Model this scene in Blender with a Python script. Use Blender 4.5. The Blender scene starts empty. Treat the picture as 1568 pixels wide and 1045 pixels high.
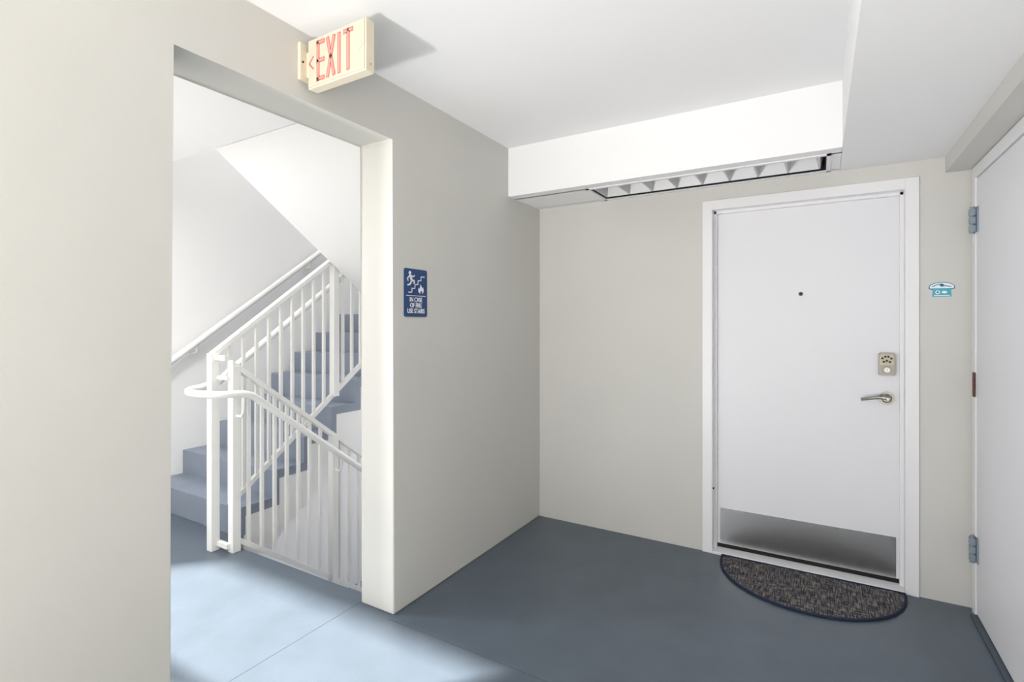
import bpy, bmesh, math, random
from mathutils import Matrix, Vector
random.seed(4)
h=1.35
sc=bpy.context.scene
try:
    sc.view_settings.view_transform='Standard'
    sc.view_settings.look='None'
    sc.view_settings.exposure=0.33
except Exception: pass

# ---------------------------------------------------------------- materials
def lin(c):
    o=[]
    for v in c:
        v/=255.0
        o.append(v/12.92 if v<=0.04045 else ((v+0.055)/1.055)**2.4)
    return (*o,1)
def mat(name,rgb,rough=0.6,metal=0.0,bump=0.0,bscale=60,var=0.0,vscale=3,spec=0.5):
    m=bpy.data.materials.new(name); m.use_nodes=True
    nt=m.node_tree; b=nt.nodes['Principled BSDF']
    b.inputs['Base Color'].default_value=lin(rgb)
    b.inputs['Roughness'].default_value=rough
    b.inputs['Metallic'].default_value=metal
    b.inputs['Specular IOR Level'].default_value=spec
    tc=nt.nodes.new('ShaderNodeTexCoord')
    if var>0:
        n=nt.nodes.new('ShaderNodeTexNoise'); n.inputs['Scale'].default_value=vscale
        n.inputs['Detail'].default_value=6
        nt.links.new(tc.outputs['Object'],n.inputs['Vector'])
        r=nt.nodes.new('ShaderNodeValToRGB')
        r.color_ramp.elements[0].position=0.3; r.color_ramp.elements[1].position=0.7
        c=lin(rgb)
        r.color_ramp.elements[0].color=(*[x*(1-var) for x in c[:3]],1)
        r.color_ramp.elements[1].color=(*[min(1,x*(1+var)) for x in c[:3]],1)
        nt.links.new(n.outputs['Fac'],r.inputs['Fac'])
        nt.links.new(r.outputs['Color'],b.inputs['Base Color'])
    if bump>0:
        n=nt.nodes.new('ShaderNodeTexNoise'); n.inputs['Scale'].default_value=bscale
        n.inputs['Detail'].default_value=5
        nt.links.new(tc.outputs['Object'],n.inputs['Vector'])
        bp=nt.nodes.new('ShaderNodeBump'); bp.inputs['Strength'].default_value=bump
        bp.inputs['Distance'].default_value=0.01
        nt.links.new(n.outputs['Fac'],bp.inputs['Height'])
        nt.links.new(bp.outputs['Normal'],b.inputs['Normal'])
    return m
M_wall=mat('wall_paint_beige',(211,210,205),0.75,bump=0.06,bscale=35,var=0.02,vscale=1.5)
M_white=mat('stair_wall_white',(232,232,232),0.7,bump=0.06,bscale=45)
M_ceil=mat('ceiling_paint',(244,244,245),0.8,bump=0.05,bscale=70)
M_floor=mat('floor_paint_blue',(86,97,109),0.32,bump=0.10,bscale=22,var=0.08,vscale=5)
M_step=mat('step_paint_blue',(130,139,153),0.5,bump=0.08,bscale=40,var=0.05,vscale=6)
M_bounce=mat('bounce_ground',(236,234,228),0.8,bump=0.15,bscale=30,var=0.04,vscale=3)
M_bounce_dim=mat('bounce_ground_dim',(150,150,148),0.9,bump=0.2,bscale=40,var=0.06,vscale=3)
M_joint=mat('floor_joint',(76,87,99),0.6)
M_trim=mat('trim_white',(238,238,240),0.4)
M_door=mat('door_white',(232,232,236),0.45,var=0.01,vscale=2)
M_rail=mat('rail_white_paint',(232,232,230),0.4)
M_steel=mat('brushed_steel',(196,196,196),0.22,metal=1.0)
M_nickel=mat('satin_nickel',(160,157,150),0.28,metal=1.0)
M_dark=mat('dark_gap',(18,18,18),0.8)
M_alu=mat('louver_aluminium',(212,212,214),0.5,metal=0.3)
M_ivory=mat('exit_sign_ivory',(228,218,196),0.5)
M_red=mat('exit_letter_red',(208,120,112),0.5)
M_pink=mat('exit_letter_pale',(222,160,148),0.5)
M_sblue=mat('sign_blue',(20,62,116),0.4)
M_swhite=mat('sign_white',(240,243,248),0.5)
M_teal=mat('decal_teal',(70,178,196),0.4)
M_deep=mat('decal_blue',(60,130,170),0.4)
M_rust=mat('rusty_hinge',(96,58,48),0.7,var=0.6,vscale=60)
M_zinc=mat('hinge_zinc',(150,162,172),0.4,metal=0.7)
M_navy=mat('mat_border_navy',(30,42,66),0.9)
M_black=mat('lens_black',(10,10,12),0.15)
M_lampg=mat('lamp_glass',(240,240,235),0.3)

def steel_nodes(m):
    nt=m.node_tree; b=nt.nodes['Principled BSDF']
    tc=nt.nodes.new('ShaderNodeTexCoord'); mp=nt.nodes.new('ShaderNodeMapping')
    mp.inputs['Scale'].default_value=(3,3,400)
    n=nt.nodes.new('ShaderNodeTexNoise'); n.inputs['Scale'].default_value=3
    nt.links.new(tc.outputs['Object'],mp.inputs['Vector']); nt.links.new(mp.outputs['Vector'],n.inputs['Vector'])
    bp=nt.nodes.new('ShaderNodeBump'); bp.inputs['Strength'].default_value=0.08; bp.inputs['Distance'].default_value=0.002
    nt.links.new(n.outputs['Fac'],bp.inputs['Height']); nt.links.new(bp.outputs['Normal'],b.inputs['Normal'])
steel_nodes(M_steel)
def weave_mat():
    m=bpy.data.materials.new('woven_mat'); m.use_nodes=True
    nt=m.node_tree; b=nt.nodes['Principled BSDF']; b.inputs['Roughness'].default_value=0.95
    b.inputs['Specular IOR Level'].default_value=0.1
    tc=nt.nodes.new('ShaderNodeTexCoord')
    outs=[]
    for s in ((16,170,1),(170,16,1)):
        mp=nt.nodes.new('ShaderNodeMapping'); mp.inputs['Scale'].default_value=s
        n=nt.nodes.new('ShaderNodeTexNoise'); n.inputs['Scale'].default_value=1.0; n.inputs['Detail'].default_value=4
        nt.links.new(tc.outputs['Object'],mp.inputs['Vector']); nt.links.new(mp.outputs['Vector'],n.inputs['Vector'])
        outs.append(n.outputs['Fac'])
    a=nt.nodes.new('ShaderNodeMath'); a.operation='ADD'
    nt.links.new(outs[0],a.inputs[0]); nt.links.new(outs[1],a.inputs[1])
    d=nt.nodes.new('ShaderNodeMath'); d.operation='MULTIPLY'; d.inputs[1].default_value=0.5
    nt.links.new(a.outputs[0],d.inputs[0])
    r=nt.nodes.new('ShaderNodeValToRGB')
    e=r.color_ramp.elements
    e[0].position=0.40; e[0].color=lin((42,44,54))
    e[1].position=0.64; e[1].color=lin((164,156,148))
    k=r.color_ramp.elements.new(0.5); k.color=lin((86,84,87))
    nt.links.new(d.outputs[0],r.inputs['Fac']); nt.links.new(r.outputs['Color'],b.inputs['Base Color'])
    bp=nt.nodes.new('ShaderNodeBump'); bp.inputs['Strength'].default_value=0.5; bp.inputs['Distance'].default_value=0.004
    nt.links.new(d.outputs[0],bp.inputs['Height']); nt.links.new(bp.outputs['Normal'],b.inputs['Normal'])
    return m
M_mat=weave_mat()

# ---------------------------------------------------------------- helpers
def link(ob,parent=None):
    sc.collection.objects.link(ob)
    if parent: ob.parent=parent
    return ob
def empty(name,loc=(0,0,0)):
    e=bpy.data.objects.new(name,None); e.empty_display_size=0.1
    e.location=loc; link(e); bpy.context.view_layer.update(); return e
def par(ob,p):
    ob.parent=p; ob.matrix_parent_inverse=Matrix.Translation(p.location).inverted()
def boxes(name,lst,m,parent=None,bevel=0.0,u=h,segs=2):
    me=bpy.data.meshes.new(name); bm=bmesh.new()
    for b in lst:
        x0,x1,y0,y1,z0,z1=[v*u for v in b]
        r=bmesh.ops.create_cube(bm,size=1)
        for v in r['verts']:
            v.co=Vector(((x0+x1)/2+v.co.x*(x1-x0),(y0+y1)/2+v.co.y*(y1-y0),(z0+z1)/2+v.co.z*(z1-z0)))
    if bevel>0:
        bmesh.ops.bevel(bm,geom=bm.edges[:],offset=bevel,segments=segs,affect='EDGES',profile=0.5)
    bm.to_mesh(me); bm.free(); me.materials.append(m)
    ob=bpy.data.objects.new(name,me); link(ob)
    if parent: par(ob,parent)
    return ob
def basis(x,y,z,o):
    M=Matrix.Identity(4)
    for i,c in enumerate((x,y,z,o)):
        for j in range(3): M[j][i]=c[j]
    return M
def prism(name,polys,d0,d1,M,m,parent=None,bevel=0.0,u=1.0,smooth=False):
    me=bpy.data.meshes.new(name); bm=bmesh.new()
    for P in polys:
        P=[(a*u,b*u) for a,b in P]
        area=sum(P[i][0]*P[(i+1)%len(P)][1]-P[(i+1)%len(P)][0]*P[i][1] for i in range(len(P)))
        if area<0: P=P[::-1]
        lo=[bm.verts.new((a,b,d0*u)) for a,b in P]; hi=[bm.verts.new((a,b,d1*u)) for a,b in P]
        bm.faces.new(hi); bm.faces.new(lo[::-1])
        for i in range(len(P)):
            j=(i+1)%len(P); bm.faces.new((lo[i],lo[j],hi[j],hi[i]))
    if bevel>0: bmesh.ops.bevel(bm,geom=[e for e in bm.edges],offset=bevel,segments=2,affect='EDGES',profile=0.5)
    bm.transform(M); bmesh.ops.recalc_face_normals(bm,faces=bm.faces)
    bm.to_mesh(me); bm.free(); me.materials.append(m)
    ob=bpy.data.objects.new(name,me); link(ob)
    if parent: par(ob,parent)
    return ob
def stroke(p,q,w):
    dx,dy=q[0]-p[0],q[1]-p[1]; L=math.hypot(dx,dy); nx,ny=-dy/L*w/2,dx/L*w/2
    return [(p[0]+nx,p[1]+ny),(q[0]+nx,q[1]+ny),(q[0]-nx,q[1]-ny),(p[0]-nx,p[1]-ny)]
def circ(cx,cy,r,n=24,ry=None):
    ry=ry or r
    return [(cx+r*math.cos(2*math.pi*i/n),cy+ry*math.sin(2*math.pi*i/n)) for i in range(n)]
def rrect(x0,x1,y0,y1,r,n=5):
    P=[]
    for cx,cy,a in ((x1-r,y1-r,0),(x0+r,y1-r,90),(x0+r,y0+r,180),(x1-r,y0+r,270)):
        for i in range(n+1):
            t=math.radians(a+90*i/n); P.append((cx+r*math.cos(t),cy+r*math.sin(t)))
    return P
def to_mesh(ob,name,parent):
    bpy.context.view_layer.update()
    dg=bpy.context.evaluated_depsgraph_get()
    me=bpy.data.meshes.new_from_object(ob.evaluated_get(dg))
    n=bpy.data.objects.new(name,me); n.matrix_world=ob.matrix_world.copy()
    bpy.data.objects.remove(ob); n.name=name; link(n)
    if parent: par(n,parent)
    return n
def tube(name,pts,r,m,parent=None,radii=None,u=h,res=6):
    cu=bpy.data.curves.new(name,'CURVE'); cu.dimensions='3D'; cu.bevel_depth=r; cu.bevel_resolution=res; cu.use_fill_caps=True
    sp=cu.splines.new('POLY'); sp.points.add(len(pts)-1)
    for i,p in enumerate(pts):
        sp.points[i].co=(p[0]*u,p[1]*u,p[2]*u,1)
        if radii: sp.points[i].radius=radii[i]
    cu.materials.append(m)
    ob=bpy.data.objects.new(name+'_c',cu); link(ob)
    o=to_mesh(ob,name,parent)
    for p in o.data.polygons: p.use_smooth=True
    return o
def text(name,body,size,M,m,parent,extr=0.0008,sx=1.0):
    cu=bpy.data.curves.new(name,'FONT'); cu.body=body; cu.size=size; cu.extrude=extr
    cu.align_x='CENTER'; cu.align_y='CENTER'; cu.offset=size*0.012; cu.materials.append(m)
    ob=bpy.data.objects.new(name+'_c',cu); link(ob)
    ob.matrix_world=M@Matrix.Diagonal((sx,1,1,1))
    return to_mesh(ob,name,parent)
def cyl(name,r,d0,d1,M,m,parent=None,bevel=0,n=32,cx=0,cy=0):
    return prism(name,[circ(cx,cy,r,n)],d0,d1,M,m,parent,bevel)

XL,XLi,YB,XR=-1.26,-1.417,2.398,0.466
ZC,ZS=1.832,1.605
YN=-1.3
O0,O1,OT=0.608,1.317,1.643
Me=basis((0,1,0),(0,0,1),(1,0,0),(0,0,0))

# ---------------------------------------------------------------- room shell
boxes('floor',[(XLi,0.62,YN,2.62,-0.12,0),(-3.3,XLi,0.2,1.365,-0.12,0),(-3.2,-2.35,1.365,1.424,-0.12,0)],M_floor)
boxes('floor_bounce',[(XLi,3,-6,YN,-0.12,-0.004)],M_bounce)  # unseen pale ground added to bounce sunlight up to the corridor ceiling
boxes('floor_bounce_dim',[(-7,XLi,-6,0.2,-0.12,-0.004)],M_bounce_dim)  # unseen added ground, darkened to limit sun bounce into the stairwell
boxes('floor_joint',[(XL,0.2,1.290,1.293,-0.001,0.0005),(-1.424,-1.421,0.35,1.36,-0.001,0.0005)],M_joint)
prism('wall_left',[[(YN,0),(O0,0),(O0,OT),(O1,OT),(O1,0),(2.6,0),(2.6,1.95),(YN,1.95)]],XLi,XL,Me,M_wall,u=h,bevel=0.007)
boxes('wall_back',[(XL,-0.44,YB,2.62,0,1.95),(0.31,0.62,YB,2.62,0,1.95),(-0.44,0.31,YB,2.62,1.54,1.95)],M_wall)
boxes('wall_right',[(XR,0.62,2.372,YB,0,1.95),(XR,0.62,1.595,2.372,1.54,1.95),(XR,0.62,YN,1.595,0,1.95)],M_wall)
boxes('ceiling',[(XL,0.07,YN,2.1,ZC,1.95),(0.067,XR,YN,YB,ZS,1.95),
  (XL,0.068,2.08,2.15,ZS,ZC+.05),(XL,0.068,2.365,YB,ZS,ZC+.05),(XL,-0.879,2.14,2.37,ZS,ZC+.05),(0.022,0.068,2.14,2.37,ZS,ZC+.05)],M_ceil)
boxes('trim_beam',[(0.389,XR,YN,YB,1.549,ZS+0.01)],M_wall)

# ---------------------------------------------------------------- recessed light fixture
fx=empty('recessed_light_fixture',(-0.43*h,2.26*h,ZS*h))
x0,x1,y0,y1=-0.879,0.022,2.15,2.365
boxes('housing',[(x0,x1,y0,y1,1.70,1.71),(x0,x0+.004,y0,y1,ZS+.002,1.70),(x1-.004,x1,y0,y1,ZS+.002,1.70),(x0,x1,y0,y0+.004,ZS+.002,1.70),(x0,x1,y1-.004,y1,ZS+.002,1.70)],M_dark,fx)
boxes('trim_frame',[(x0-.014,x1+.014,y0-.014,y0,ZS-.004,ZS+.001),(x0-.014,x1+.014,y1,y1+.014,ZS-.004,ZS+.001),(x0-.014,x0,y0-.014,y1+.014,ZS-.004,ZS+.001),(x1,x1+.014,y0-.014,y1+.014,ZS-.004,ZS+.001)],M_trim,fx)
lx0,lx1,ly0,ly1=x0+.010,x1-.022,y0+.006,y1-.020
prism('side_reflectors',[[(ly0,ZS+.004),(ly0+.006,ZS+.004),(ly0+.022,ZS+.04),(ly0+.03,ZS+.075),(ly0,ZS+.075)],
  [(ly1,ZS+.004),(ly1-.006,ZS+.004),(ly1-.022,ZS+.04),(ly1-.03,ZS+.075),(ly1,ZS+.075)]],lx0,lx1,Me,M_alu,fx,u=h)
My=basis((1,0,0),(0,0,1),(0,-1,0),(0,0,0))
bl=[]
N=8
for i in range(N+1):
    cx=lx0+(lx1-lx0)*i/N
    bl.append([(cx-.003,ZS+.004),(cx+.003,ZS+.004),(cx+.012,ZS+.04),(cx+.024,ZS+.075),(cx-.024,ZS+.075),(cx-.012,ZS+.04)])
prism('louver_blades',bl,-ly1,-ly0,My,M_alu,fx,u=h)
boxes('reflector_top',[(lx0,lx1,ly0,ly1,1.682,1.69)],M_alu,fx)
tube('fluorescent_tube',[(lx0+.01,2.25,1.668),(lx1-.01,2.25,1.668)],0.012,M_lampg,fx)

# ---------------------------------------------------------------- back door
FR=0.041; fx0,fx1,ft=-0.445,0.3141,1.5455
fy=YB-0.009
boxes('trim_1',[(fx0,fx0+FR,fy,2.50,0,ft),(fx1-FR,fx1,fy,2.50,0,ft),(fx0+FR,fx1-FR,fy,2.50,ft-FR,ft),
  (fx0+FR-.001,fx0+FR+.012,2.432,2.50,0,ft-FR),(fx1-FR-.012,fx1-FR+.001,2.432,2.50,0,ft-FR),(fx0+FR,fx1-FR,2.432,2.50,ft-FR-.012,ft-FR+.001)],M_trim,bevel=0.0015)
boxes('trim_2',[(fx0+FR,fx1-FR,2.385,2.50,0,0.012)],M_trim,bevel=0.003)
YD=2.452
d1=empty('door_1',(-0.066*h,YD*h,0))
boxes('slab',[(fx0+FR+.004,fx1-FR-.004,YD,YD+.034,0.026,ft-FR-.004)],M_door,d1,bevel=0.002)
boxes('under_door_gap',[(fx0+FR+.012,fx1-FR-.012,YD-.001,YD+.02,0.012,0.0285)],M_dark,d1)  # near-black strip painted in as the shaded gap under the slab
boxes('kick_plate',[(-0.381,0.252,YD-.0015,YD,0.030,0.186)],M_steel,d1)
Mb=lambda X,Z,Y=YD: basis((1,0,0),(0,0,1),(0,-1,0),(X*h,Y*h,Z*h))
P=[circ((-.372+.614*i/7)*h,z*h,0.0035,10) for i in range(8) for z in (0.178,0.038)]
prism('kick_plate_screws',P,-0.001,0.0035,Mb(0,0),M_nickel,d1)
cyl('peephole_ring',0.0115,0,0.005,Mb(-.0668,1.129),mat('peephole_bronze',(96,92,86),0.4,metal=1),d1,0.001)
cyl('peephole_lens',0.007,0.003,0.006,Mb(-.0668,1.129),M_black,d1)
cyl('door_bumper',0.006,-0.002,0.006,basis((0,1,0),(0,0,1),(1,0,0),((fx0+FR)*h,2.41*h,0.28*h)),M_dark,d1)

kp=empty('keypad_lock',(.222*h,YD*h,.8495*h))
K=Mb(.222,.8495)
prism('plate',[rrect(-.036,.036,-.058,.058,.010)],0,0.018,K,mat('keypad_nickel',(150,146,138),0.35,metal=0.9),kp,0.003)
prism('inset',[rrect(-.029,.029,-.004,.050,.008)],0.0172,0.0195,K,mat('keypad_inset',(196,188,168),0.5,metal=0.3),kp,0.0005)
prism('buttons',[circ(a,b,0.0056,14) for a,b in ((-.019,.03),(-.0065,.039),(.0065,.039),(.019,.03),(-.013,.012),(0,.018),(.013,.012))],0.019,0.022,K,mat('keypad_buttons',(46,44,40),0.4),kp,0.0006)
cyl('cylinder_ring',0.019,0.017,0.026,K,M_nickel,kp,0.002,cy=-.03)
cyl('cylinder_core',0.012,0.024,0.0275,K,M_steel,kp,0.0005,cy=-.03)
prism('key_slot',[rrect(-.0012,.0012,-.037,-.023,.0008)],0.027,0.028,K,M_black,kp)

lv=empty('door_lever_handle',(.222*h,YD*h,.7167*h))
L=Mb(.222,.7167)
cyl('rose',0.034,0,0.008,L,M_nickel,lv,0.003,n=40)
cyl('rose_dome',0.023,0.007,0.020,L,M_nickel,lv,0.006,n=32)
cyl('neck',0.010,0.018,0.052,L,M_nickel,lv,0.002)
pts=[];rad=[]
for i in range(19):
    t=i/18
    a=0.012-0.125*t; b=0.004*math.sin(t*math.pi*1.6)-0.006*t*t+0.004; c=0.052-0.008*math.sin(t*math.pi)
    v=L@Vector((a,b,c)); pts.append(tuple(v)); rad.append(1.15-0.45*t+ (0.15 if t>.9 else 0))
tube('lever',pts,0.0095,M_nickel,lv,rad,u=1)
cyl('lock_button',0.005,0.052,0.064,L,M_steel,lv,0.001)

# ---------------------------------------------------------------- right door
d2=empty('door_2',(XR*h,2.0*h,0))
boxes('trim_3',[(XR-.008,XR+.06,2.332,2.372,0,ft),(XR-.008,XR+.06,1.595,1.636,0,ft),(XR-.008,XR+.06,1.636,2.332,ft-FR,ft)],M_trim,bevel=0.0015)
boxes('slab',[(XR-.004,XR+.03,1.640,2.328,0.012,ft-FR-.004)],M_door,d2,bevel=0.002)
boxes('trim_4',[(XR-.02,XR+.10,1.636,2.332,0,0.008)],M_joint)
def hinge(n,z,m,full=True):
    boxes(n+'_leaf',[(XR-.0115,XR-.007,2.328,2.352,z-.042,z+.042)]+([(XR-.008,XR-.0035,2.302,2.326,z-.042,z+.042)] if full else []),m,d2,bevel=0.001)
    if not full: return
    tube(n+'_knuckle',[(XR-.016,2.328,z-.045),(XR-.016,2.328,z+.045)],0.0095,m,d2)
    tube(n+'_pin_caps',[(XR-.016,2.328,z-.047),(XR-.016,2.328,z-.044)],0.0105,m,d2)
    boxes(n+'_wrap',[(XR-.024,XR-.008,2.318,2.338,z-.042+.028*k,z-.042+.028*k+.024) for k in range(3)],m,d2,bevel=0.002)
hinge('hinge_top',1.36,M_zinc); hinge('hinge_middle',0.795,M_rust,False); hinge('hinge_bottom',0.233,M_zinc)

# ---------------------------------------------------------------- door mat (half round)
cxm,ym,a,b=-0.045,2.383,0.316,0.330
outer=[(cxm-a*math.cos(math.pi*i/64),ym-b*math.sin(math.pi*i/64)**0.92) for i in range(65)]
dm=empty('door_mat',(cxm*h,ym*h,0))
prism('weave',[outer],0.0005,0.0055,basis((1,0,0),(0,1,0),(0,0,1),(0,0,0)),M_mat,dm,u=h)
tube('border',[(x,y,.0048) for x,y in outer]+[(outer[0][0],outer[0][1],.0048)],0.0062,M_navy,dm)

# ---------------------------------------------------------------- exit sign
ex=empty('exit_sign',(-1.12*h,.97*h,1.73*h))
EX0,EX1,EY0,EY1,EZ0,EZ1=-1.238,-1.010,.955,.985,1.663,1.800
boxes('canopy',[(XL,XL+.012,.936,1.004,1.69,1.795)],M_ivory,ex,bevel=0.003)
boxes('body',[(EX0,EX1,EY0,EY1,EZ0,EZ1)],M_ivory,ex,bevel=0.003)
boxes('neck',[(XL+.01,EX0+.005,.958,.982,1.70,1.77)],M_ivory,ex)
boxes('face_rim',[(EX0+.004,EX1-.004,EY0-.003,EY0,EZ0+.004,EZ1-.004)],mat('exit_face',(216,204,184),0.5),ex,bevel=0.0015)
E=basis((1,0,0),(0,0,1),(0,-1,0),(EX0*h,(EY0-.003)*h,EZ0*h))
W=(EX1-EX0)*h; Ht=(EZ1-EZ0)*h
zb,zt=0.018,Ht-0.018
def letters(w,ins):
    zb_,zt_=zb+ins,zt-ins; S=[]
    ex0=0.062; S+= [stroke((ex0,zb_),(ex0,zt_),w)]
    for z in (zb+.007,(zb+zt)/2,zt-.007): S.append(stroke((ex0-w/2+0.0,z),(ex0+0.036-ins,z),w))
    S+=[stroke((0.113+ins*.5,zb_),(0.150-ins*.5,zt_),w),stroke((0.113+ins*.5,zt_),(0.150-ins*.5,zb_),w)]
    S+=[stroke((0.176,zb_),(0.176,zt_),w)]
    S+=[stroke((0.223,zb_),(0.223,zt_),w),stroke((0.198+ins,zt-.007),(0.248-ins,zt-.007),w)]
    return S
prism('letters_outline',letters(0.0165,0),0,0.0010,E,M_red,ex)
prism('letters_fill',letters(0.0075,0.0045),0.0008,0.0016,E,M_pink,ex)
m_=(zb+zt)/2
prism('chevron',[stroke((0.012,m_),(0.036,m_+.024),0.006),stroke((0.012,m_),(0.036,m_-.024),0.006)],0,0.001,E,M_red,ex)
prism('chevron_knockout',[stroke((W-.012,m_),(W-.030,m_+.02),0.003),stroke((W-.012,m_),(W-.030,m_-.02),0.003)],0,0.0008,E,mat('exit_knockout',(208,192,172),0.5),ex)
cyl('test_button',0.004,0,0.003,basis((0,1,0),(0,0,1),(1,0,0),(EX1*h,.970*h,(EZ0+.02)*h)),M_pink,ex)
cyl('screw',0.004,0,0.002,basis((0,1,0),(0,0,1),(1,0,0),((XL+.012)*h,.945*h,1.74*h)),M_dark,ex)

# ---------------------------------------------------------------- fire stairs sign
sg=empty('fire_stairs_sign',(XL*h,1.429*h,1.116*h))
S=basis((0,1,0),(0,0,1),(1,0,0),(XL*h,1.429*h,1.116*h))
sw,sh=0.083,0.1165
prism('plate',[rrect(-sw,sw,-sh,sh,0.010)],0,0.004,S,M_sblue,sg,0.0008)
PL=[]
st=[(-.052,.002),(-.030,.002),(-.030,.022),(-.008,.022),(-.008,.042),(.014,.042),(.014,.062),(.036,.062),(.036,.082),(.060,.082)]
for p,q in zip(st,st[1:]): 
    ext=0.0025
    dx=(q[0]-p[0]);dy=(q[1]-p[1]);Ls=math.hypot(dx,dy)
    PL.append(stroke((p[0]-dx/Ls*ext,p[1]-dy/Ls*ext),(q[0]+dx/Ls*ext,q[1]+dy/Ls*ext),0.005))
hx,hy=-.040,.096
PL.append(circ(hx-.004,hy,0.0085,18))
PL.append([(-.050,.086),(-.036,.088),(-.022,.058),(-.036,.052)])
PL+= [stroke((-.045,.084),(-.062,.068),.006),stroke((-.062,.068),(-.056,.056),.006),stroke((-.038,.084),(-.020,.078),.006),stroke((-.020,.078),(-.010,.086),.006)]
PL+= [stroke((-.030,.058),(-.012,.060),.0085),stroke((-.012,.060),(-.016,.044),.0075),stroke((-.032,.058),(-.044,.040),.0085),stroke((-.044,.040),(-.062,.036),.0075)]
fl=[(.030,-.002),(.018,.006),(.016,.018),(.022,.028),(.026,.020),(.030,.030),(.032,.044),(.040,.034),(.044,.024),(.050,.032),(.056,.018),(.054,.006),(.044,-.002),(.046,.008),(.040,.016),(.036,.008),(.033,.012),(.030,.006)]
PL.append(fl)
PL.append(stroke((-.070,-.014),(.070,-.014),.003))
prism('pictogram',PL,0.0035,0.0050,S,M_swhite,sg)
for i,(tx) in enumerate(('IN CASE','OF FIRE','USE STAIRS')):
    text('text_line_%d'%(i+1),tx,0.0315,S@Matrix.Translation((0,-.034-.0275*i,.0045)),M_swhite,sg,sx=0.80)

# ---------------------------------------------------------------- wall decal
dc=empty('wall_decal',(.3795*h,YB*h,1.1275*h))
D=basis((1,0,0),(0,0,1),(0,-1,0),(.3795*h,YB*h,1.1275*h))
half=[(math.cos(math.pi*i/20),math.sin(math.pi*i/20)) for i in range(21)]
prism('cap_outline',[[(.050*a,.012+.026*b) for a,b in half]+[(-.050,.004),(-.034,.000),(.034,.000),(.050,.004)]],0,0.002,D,M_deep,dc)
prism('cap',[[(.046*a,.013+.0215*b) for a,b in half]+[(-.045,.007),(.045,.007)]],0.0015,0.0026,D,M_swhite,dc)
prism('cap_wave',[stroke((-.038,.016),(-.012,.028),.005),stroke((-.012,.028),(.010,.020),.005),stroke((.010,.020),(.036,.014),.005),circ(.0,.022,.008)],0.0024,0.0030,D,M_teal,dc)
prism('body',[[(-.034,.004),(.034,.004),(.037,-.034),(-.037,-.034)]],0,0.0022,D,M_teal,dc)
prism('body_marks',[circ(-.016,-.012,.009,18),circ(.010,-.012,.011,18,.006),stroke((-.030,-.028),(.030,-.028),.004)],0.002,0.0028,D,M_swhite,dc)
prism('body_core',[circ(-.016,-.012,.005,18)],0.0026,0.0032,D,M_deep,dc)

# ---------------------------------------------------------------- stairwell
XF=-3.2; T=0.18; R=0.135
boxes('wall_stair_side',[(-3.32,XF,0.2,3.7,-2.3,3.5)],M_white)
boxes('wall_stair_end',[(XF,XLi,3.6,3.7,-2.3,3.5)],M_white)
boxes('wall_stair_inner',[(XLi,XLi+.05,2.6,3.7,-2.3,3.5)],M_white)
boxes('wall_stair_inner_lower',[(XLi,XLi+.05,O0,2.62,-2.3,-0.12)],M_white)
boxes('wall_stair_inner_upper',[(XLi,XLi+.05,.2,3.6,1.95,3.5)],M_white)
boxes('wall_stair_front_lower',[(XF,XLi,0.2,0.3,-2.3,-0.12)],M_white)
boxes('trim_header',[(XF,XLi,0.2,0.3,1.537,2.0)],M_white)
boxes('trim_header',[(XF,XLi,0.2,0.3,3.3,3.5)],M_white)  # unseen upper header, added to stop sun reaching the steps
boxes('ceiling_stairwell',[(XF,XLi,0.3,1.28,1.777,2.02)],M_ceil)
boxes('ceiling_sun_block',[(XF,XLi,0.2,3.7,3.42,3.5)],M_ceil)  # unseen slab added overhead to keep direct sun off the flights
def flight(x0,x1,Y1,z0,n,sgn,extend=False):
    s=empty('staircase',((x0+x1)/2*h,Y1*h,z0*h))
    top=[(Y1,z0)]; y=Y1; z=z0
    for i in range(n):
        z+=R; top.append((y,z))
        if i<n-1 or extend: y+=sgn*T; top.append((y,z))
    yl,zl=top[-1]
    low=[(p[0]+sgn*0.035,p[1]-0.045) for p in top]
    low[0]=(Y1+sgn*.035,z0)
    if extend: low[-1]=(yl,zl-.045); poly=top+low[::-1]
    else: poly=top+[(yl+sgn*.035,zl),(yl+sgn*.035,zl-.045)]+low[:-1][::-1]
    prism('treads',[poly],x0,x1,Me,M_step,s,u=h)
    th=0.26
    low2=[(p[0]+sgn*0.030,p[1]-0.040) for p in top]; low2[0]=(Y1+sgn*.03,z0-.12)
    if extend:
        low2[-1]=(yl,zl-.04); tail=[(yl,zl-th)]
    else: tail=[(yl+sgn*.06,zl-.04),(yl+sgn*.06,zl-th-.05)]
    body=low2+tail+[(Y1+sgn*.16,z0-.12)]
    prism('body',[body],x0+.004,x1-.004,Me,M_white,s,u=h)
flight(XF+.002,-2.35,1.426,0,8,1)
flight(XF+.002,-2.35,1.426,-2.16,8,1)
flight(-2.19,XLi-.002,2.625,-1.08,7,-1,True)
boxes('floor_mid_landing',[(XF,XLi,2.75,3.6,0.93,1.08)],M_step)
boxes('floor_lower_landing',[(XF,XLi,2.75,3.6,-1.23,-1.08)],M_step)
top=[(2.745,0.90),(2.745,1.08),(2.66,1.08)];y=2.66;z=1.08
for i in range(7):
    z+=R; top.append((y,z)); y-=T; top.append((y,z))
top+= [(1.285,2.025),(1.285,1.777),(2.56,0.89)]
rf=empty('staircase',(-1.8*h,2*h,1.5*h))
prism('body',[top],-2.29,XLi-.002,Me,M_white,rf,u=h)

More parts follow.
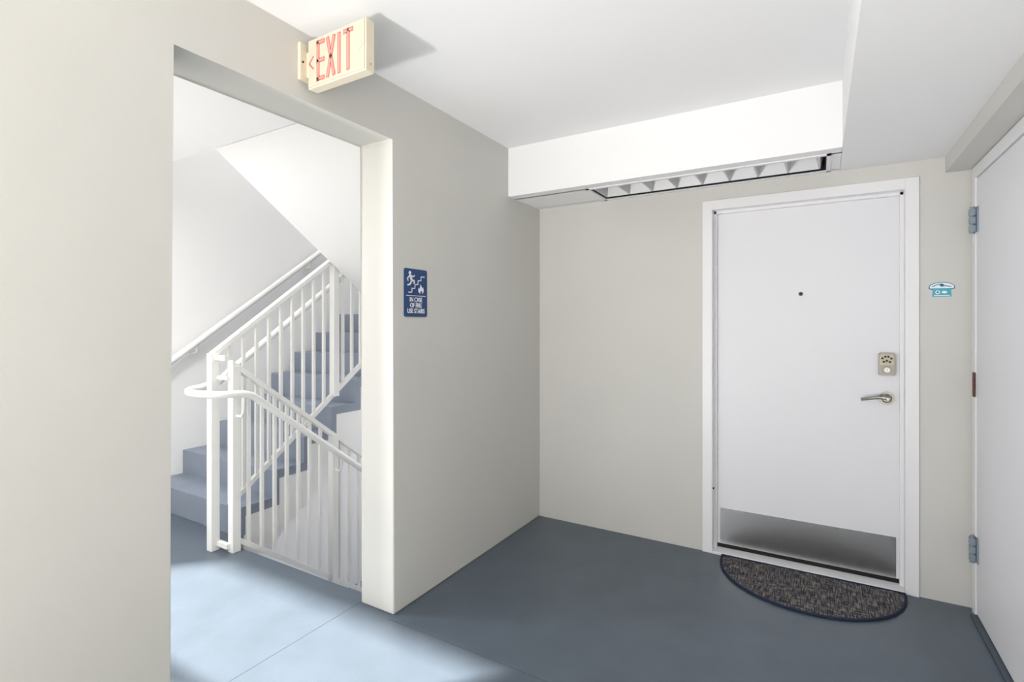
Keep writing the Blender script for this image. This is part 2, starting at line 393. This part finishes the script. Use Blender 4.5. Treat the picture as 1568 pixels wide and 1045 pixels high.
# railings
XU,XD=-2.315,-2.22
zu=lambda y: .885+.75*(y-1.29)
zd=lambda y: .862-.75*(y-1.289)
bu=lambda y: .225+.75*(y-1.406)
bd=lambda y: .045-.75*(y-1.365)
pw=.019; bw=.0070; SP=.065
ru=empty('stair_railing',(XU*h,1.3*h,0)); rd=empty('stair_railing',(XD*h,1.3*h,0))
def slope_bar(n,X,ya,yb,f,wx,hz,p):
    prism(n,[[(ya,f(ya)),(yb,f(yb)),(yb,f(yb)-hz),(ya,f(ya)-hz)]],X-wx/2,X+wx/2,Me,M_rail,p,u=h,bevel=0.002)
slope_bar('top_rail',XU,1.28,2.62,zu,.036,.026,ru)
slope_bar('bottom_rail',XU,1.375,2.62,bu,.022,.028,ru)
slope_bar('top_rail',XD,1.31,2.62,zd,.036,.026,rd)
slope_bar('bottom_rail',XD,1.345,2.62,bd,.022,.028,rd)
boxes('posts',[(x-pw,x+pw,y-pw,y+pw,a_,b_) for x,y,a_,b_ in [(XU,1.29,0.0,zu(1.29)-.01),(XU,1.957,zu(1.957)-.78,zu(1.957)-.01),(XU,2.6,1.08,zu(2.6))]],M_rail,ru,bevel=0.003)
boxes('posts',[(x-pw,x+pw,y-pw,y+pw,a_,b_) for x,y,a_,b_ in [(XD,1.33,0.0,zd(1.33)-.01),(XD,1.87,bd(1.87)-.12,zd(1.87)-.01),(XD,2.6,-1.08,zd(2.6))]],M_rail,rd,bevel=0.003)
boxes('post_links',[(XU,XD,1.285,1.31,.845,.865),(XU,XD,1.295,1.312,.76,.775),(XU,XD,1.295,1.315,.02,.04)],M_rail,rd)
def bal(X,ys,skip,fb,ft_,p):
    bs=[];y=ys
    while y<2.58:
        if abs(y-skip)>.03: bs.append((X-bw,X+bw,y-bw,y+bw,fb(y)-.01,ft_(y)-.015))
        y+=SP
    boxes('balusters',bs,M_rail,p)
bal(XU,1.365,1.957,bu,zu,ru); bal(XD,1.395,1.87,bd,zd,rd)
pp=[]
hu=lambda y:.74+.75*(y-1.36)
hd=lambda y:.680-.75*(y-1.38)
pp.append((-2.40,2.6,hu(2.6))); pp.append((-2.40,1.42,hu(1.42))); pp.append((-2.40,1.36,.735))
for i in range(0,13):
    t=math.pi*i/12
    pp.append((-2.275-.125*math.cos(t),1.27-.085*math.sin(t),.715-.01*i/12))
pp+=[(-2.15,1.33,.70),(-2.15,1.37,.688),(-2.15,1.41,hd(1.41)),(-2.15,2.6,hd(2.6))]
tube('pipe_handrail',pp,0.0215,M_rail,rd)
for y in (1.33,1.87):
    zz=.60 if y<1.5 else hd(y)-.08
    tube('bracket',[(XD,y,zz),(XD+.05,y,zz),(XD+.065,y,zz+.02),(XD+.07,y,(.69 if y<1.5 else hd(y)-.01))],0.008,M_rail,rd)
wh=empty('wall_handrail',(XF*h,2*h,h))
wr=lambda y:.815+.73*(y-1.543)
tube('pipe',[(XF+.055,1.36,wr(1.36)),(XF+.055,2.75,wr(2.75))],0.0255,M_rail,wh)
for y in (1.66,2.45):
    tube('bracket',[(XF+.001,y,wr(y)-.07),(XF+.05,y,wr(y)-.06),(XF+.055,y,wr(y)-.01)],0.010,M_rail,wh)
    cyl('rosette',0.035,0.001,0.01,basis((0,1,0),(0,0,1),(1,0,0),(XF*h,y*h,(wr(y)-.07)*h)),M_rail,wh)
gr=empty('landing_guardrail',(-2.3*h,.25*h,0))
boxes('rails',[(XF,XLi,.235,.265,.765,.79),(XF,XLi,.24,.26,.06,.08)],M_rail,gr)
boxes('pickets',[(XF+.08*i-bw,XF+.08*i+bw,.25-bw,.25+bw,.07,.77) for i in range(1,22)],M_rail,gr)
boxes('end_posts',[(x-pw,x+pw,.231,.269,0,.79) for x in (XF+.02,-2.3,XLi-.02)],M_rail,gr)

# ---------------------------------------------------------------- lights
w_=bpy.data.worlds.new('World'); sc.world=w_; w_.use_nodes=True
bg=w_.node_tree.nodes['Background']; bg.inputs['Color'].default_value=(0.98,0.985,1.0,1); bg.inputs['Strength'].default_value=1.0
sun=bpy.data.lights.new('sun','SUN'); sun.energy=17.5; sun.angle=math.radians(3.2); sun.color=(1,.94,.86)
so=bpy.data.objects.new('sun',sun); link(so)
sd=Vector((.7071,.7071,-1.05)).normalized()
so.rotation_euler=sd.to_track_quat('-Z','Y').to_euler()
def fill_light(loc,e,size):  # added fill light on an invented disc, out of view, brightens the stairwell
    p=empty('stair_fill',loc)
    prism('base',[circ(0,0,.17,36)],-.02,0,Matrix.Translation(loc),M_trim,p)
    l=bpy.data.lights.new('fill_light','AREA'); l.shape='DISK'; l.size=size; l.energy=e; l.color=(.99,.99,1)
    o=bpy.data.objects.new('fill_light',l); link(o); o.location=(loc[0],loc[1],loc[2]-.025); par(o,p)
fill_light((-2.7*h,3.1*h,3.42*h),28,0.34)
fill_light((-2.3*h,.75*h,1.777*h),24,0.34)
fill_light((-1.9*h,3.1*h,.93*h),22,0.34)
# added unseen fill light for the ceiling, invented stand close against the left wall
ux,uy,uz=-1.175,-.9,.30
up=empty('corridor_fill',(ux*h,uy*h,0))
cyl('base',0.105,0,0.02,Matrix.Translation((ux*h,uy*h,0)),M_trim,up,0.003)
tube('stem',[(ux,uy,.01),(ux,uy,uz)],0.015,M_trim,up)
prism('bowl',[circ(0,0,.09,32)],0,0.03,Matrix.Translation((ux*h,uy*h,uz*h)),M_trim,up,0.008)
l=bpy.data.lights.new('corridor_fill_light','AREA'); l.shape='DISK'; l.size=.22; l.energy=35; l.color=(.99,.985,1); l.spread=math.radians(130)
o=bpy.data.objects.new('corridor_fill_light',l); link(o); o.location=((ux+.01)*h,uy*h,uz*h+.05)
o.rotation_euler=Vector((.5,.85,.75)).to_track_quat('-Z','Y').to_euler(); par(o,up)

# ---------------------------------------------------------------- camera
cam=bpy.data.cameras.new('camera'); co=bpy.data.objects.new('camera',cam); link(co)
co.location=(0,0,h); co.rotation_euler=(math.pi/2,0,math.radians(30.8))
cam.sensor_width=36; cam.lens=36*790/1568; cam.shift_y=-24.5/1568; cam.clip_start=0.02
sc.camera=co
